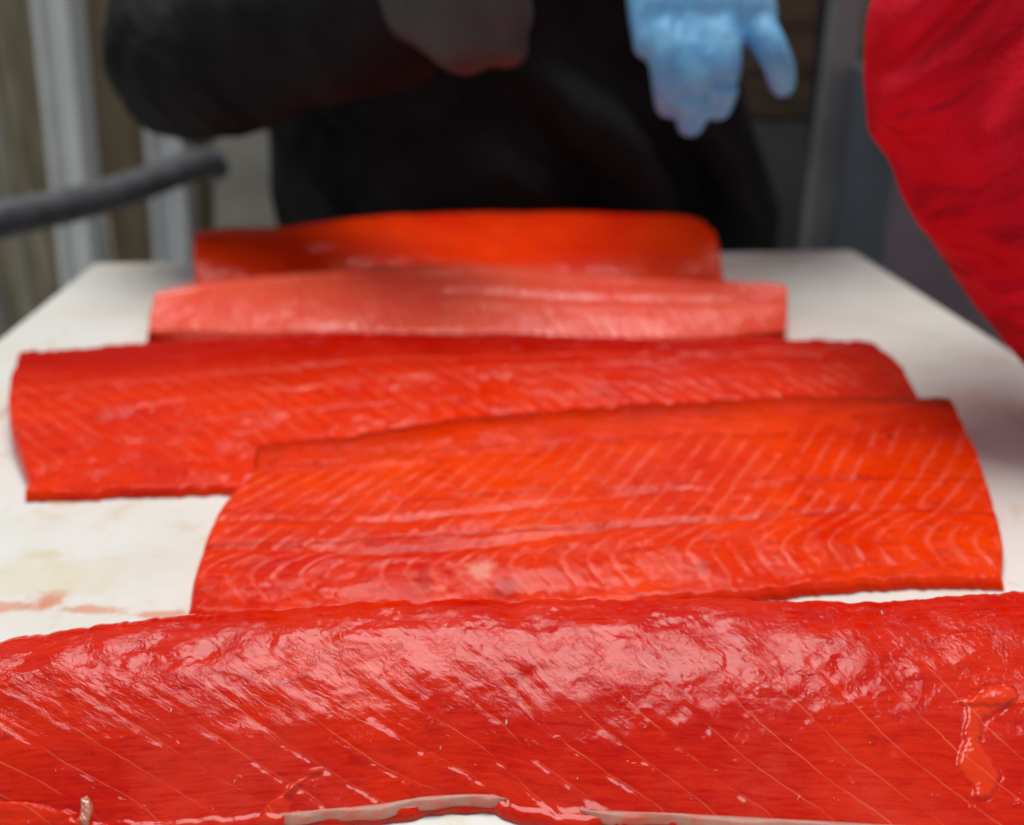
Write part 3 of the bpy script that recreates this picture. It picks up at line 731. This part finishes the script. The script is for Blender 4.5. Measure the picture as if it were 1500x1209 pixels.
# the person in red, leaning an elbow over the right edge of the table
pr = empty("person", (.66, .86, -.9), "person in a red fleece jacket leaning an arm over the right edge of the table", "person")
YR = .60
elb = aty(1438, 125, YR); wrt = aty(1712, 622, .53); shd = aty(1660, -330, .74)
tc_ = np.array([.66, .86, 0])
legs = [[(.69, .87, -.06), (.69, .86, -.45), (.69, .88, -.84)], [(.85, .87, -.06), (.85, .86, -.45), (.85, .88, -.84)]]
body(pr, (.76, .87, -.02), np.array([.76, .84, .44]), [[shd, elb, wrt], [(.88, .82, .44), (.95, .7, .2), (.9, .55, .1)]], legs, (.74, .78, .68))
V, Fc = [], []
tor = interp([(.76, .87, -.18), (.76, .87, .0), (.76, .86, .2), (.76, .85, .38), (.76, .84, .48)], 5)
sweep_into(V, Fc, tor, np.interp(np.linspace(0, 1, len(tor)), [0, .3, .8, 1], [.21, .21, .22, .12]), 30, .62, (0, 1, .001))
q = interp([shd, (shd + elb) / 2, elb, (elb + wrt) / 2, wrt], 6)
sweep_into(V, Fc, q, np.interp(np.linspace(0, 1, len(q)), [0, .3, .5, .75, 1], [.085, .077, .071, .059, .046]), 26)
q = interp([(.86, .84, .42), (.95, .7, .2), (.9, .55, .1)], 6)
sweep_into(V, Fc, q, np.linspace(.085, .05, len(q)), 22)
pth = interp([shd, (shd + elb) / 2, elb, (elb + wrt) / 2, wrt], 20)
for t0, lean, a0, a1 in ((.24, .05, .6, 2.4), (.36, .06, .3, 2.2), (.45, .05, .9, 2.9), (.55, .06, .5, 2.3), (.66, .05, .8, 2.8)):          # folds round the bent elbow, sinking in at both ends
    k = int(t0 * 80); cc = pth[k]; tt = pth[k + 1] - pth[k - 1]; tt /= np.linalg.norm(tt)
    s1 = np.cross(tt, [0, 1, 0]); s1 /= np.linalg.norm(s1); s2 = np.cross(tt, s1)
    r0 = np.interp(t0, [0, .3, .5, .75, 1], [.085, .077, .071, .059, .046])
    arc = [cc + (r0 - .002 - .022 * abs(2 * f_ - 1) ** 3) * (math.cos(a_) * s1 + math.sin(a_) * s2) + tt * (lean * (f_ - .5) * 2) for f_, a_ in zip(np.linspace(0, 1, 11), np.linspace(a0, a1, 11))]
    sweep_into(V, Fc, interp(arc, 3), .015, 10)
blob("fleece_jacket", V, Fc, redm, pr, .007, 5, .022, .09)
V, Fc = [], []
for l_ in legs: sweep_into(V, Fc, interp(l_, 6), np.linspace(.1, .07, 13), 18)
sweep_into(V, Fc, [(.71, .87, -.1), (.82, .87, -.1)], .13, 18)
blob("trousers", V, Fc, greyj, pr, .012, 4, .012, .1)
for l_ in legs: f_ = np.array(l_[-1]); V, Fc = [], []; sweep_into(V, Fc, [f_ + [0, .05, -.015], f_ + [0, -.05, -.015], f_ + [0, -.17, -.02]], [.042, .045, .036], 14, .9); blob("boot", V, Fc, trous, pr, .01, 3)
d_ = (wrt - elb) / np.linalg.norm(wrt - elb)
ac = np.cross(d_, [0, 0, 1]); ac /= np.linalg.norm(ac)
hand("hand", skin, pr, wrt + d_ * .03, wrt + d_ * .11, 1, [wrt + d_ * (.17 + .012 * (1.5 - abs(q - 1.3))) + ac * (q - 1.5) * .023 - [0, 0, .012] for q in range(4)], wrt + d_ * .11 - ac * .06, ac)
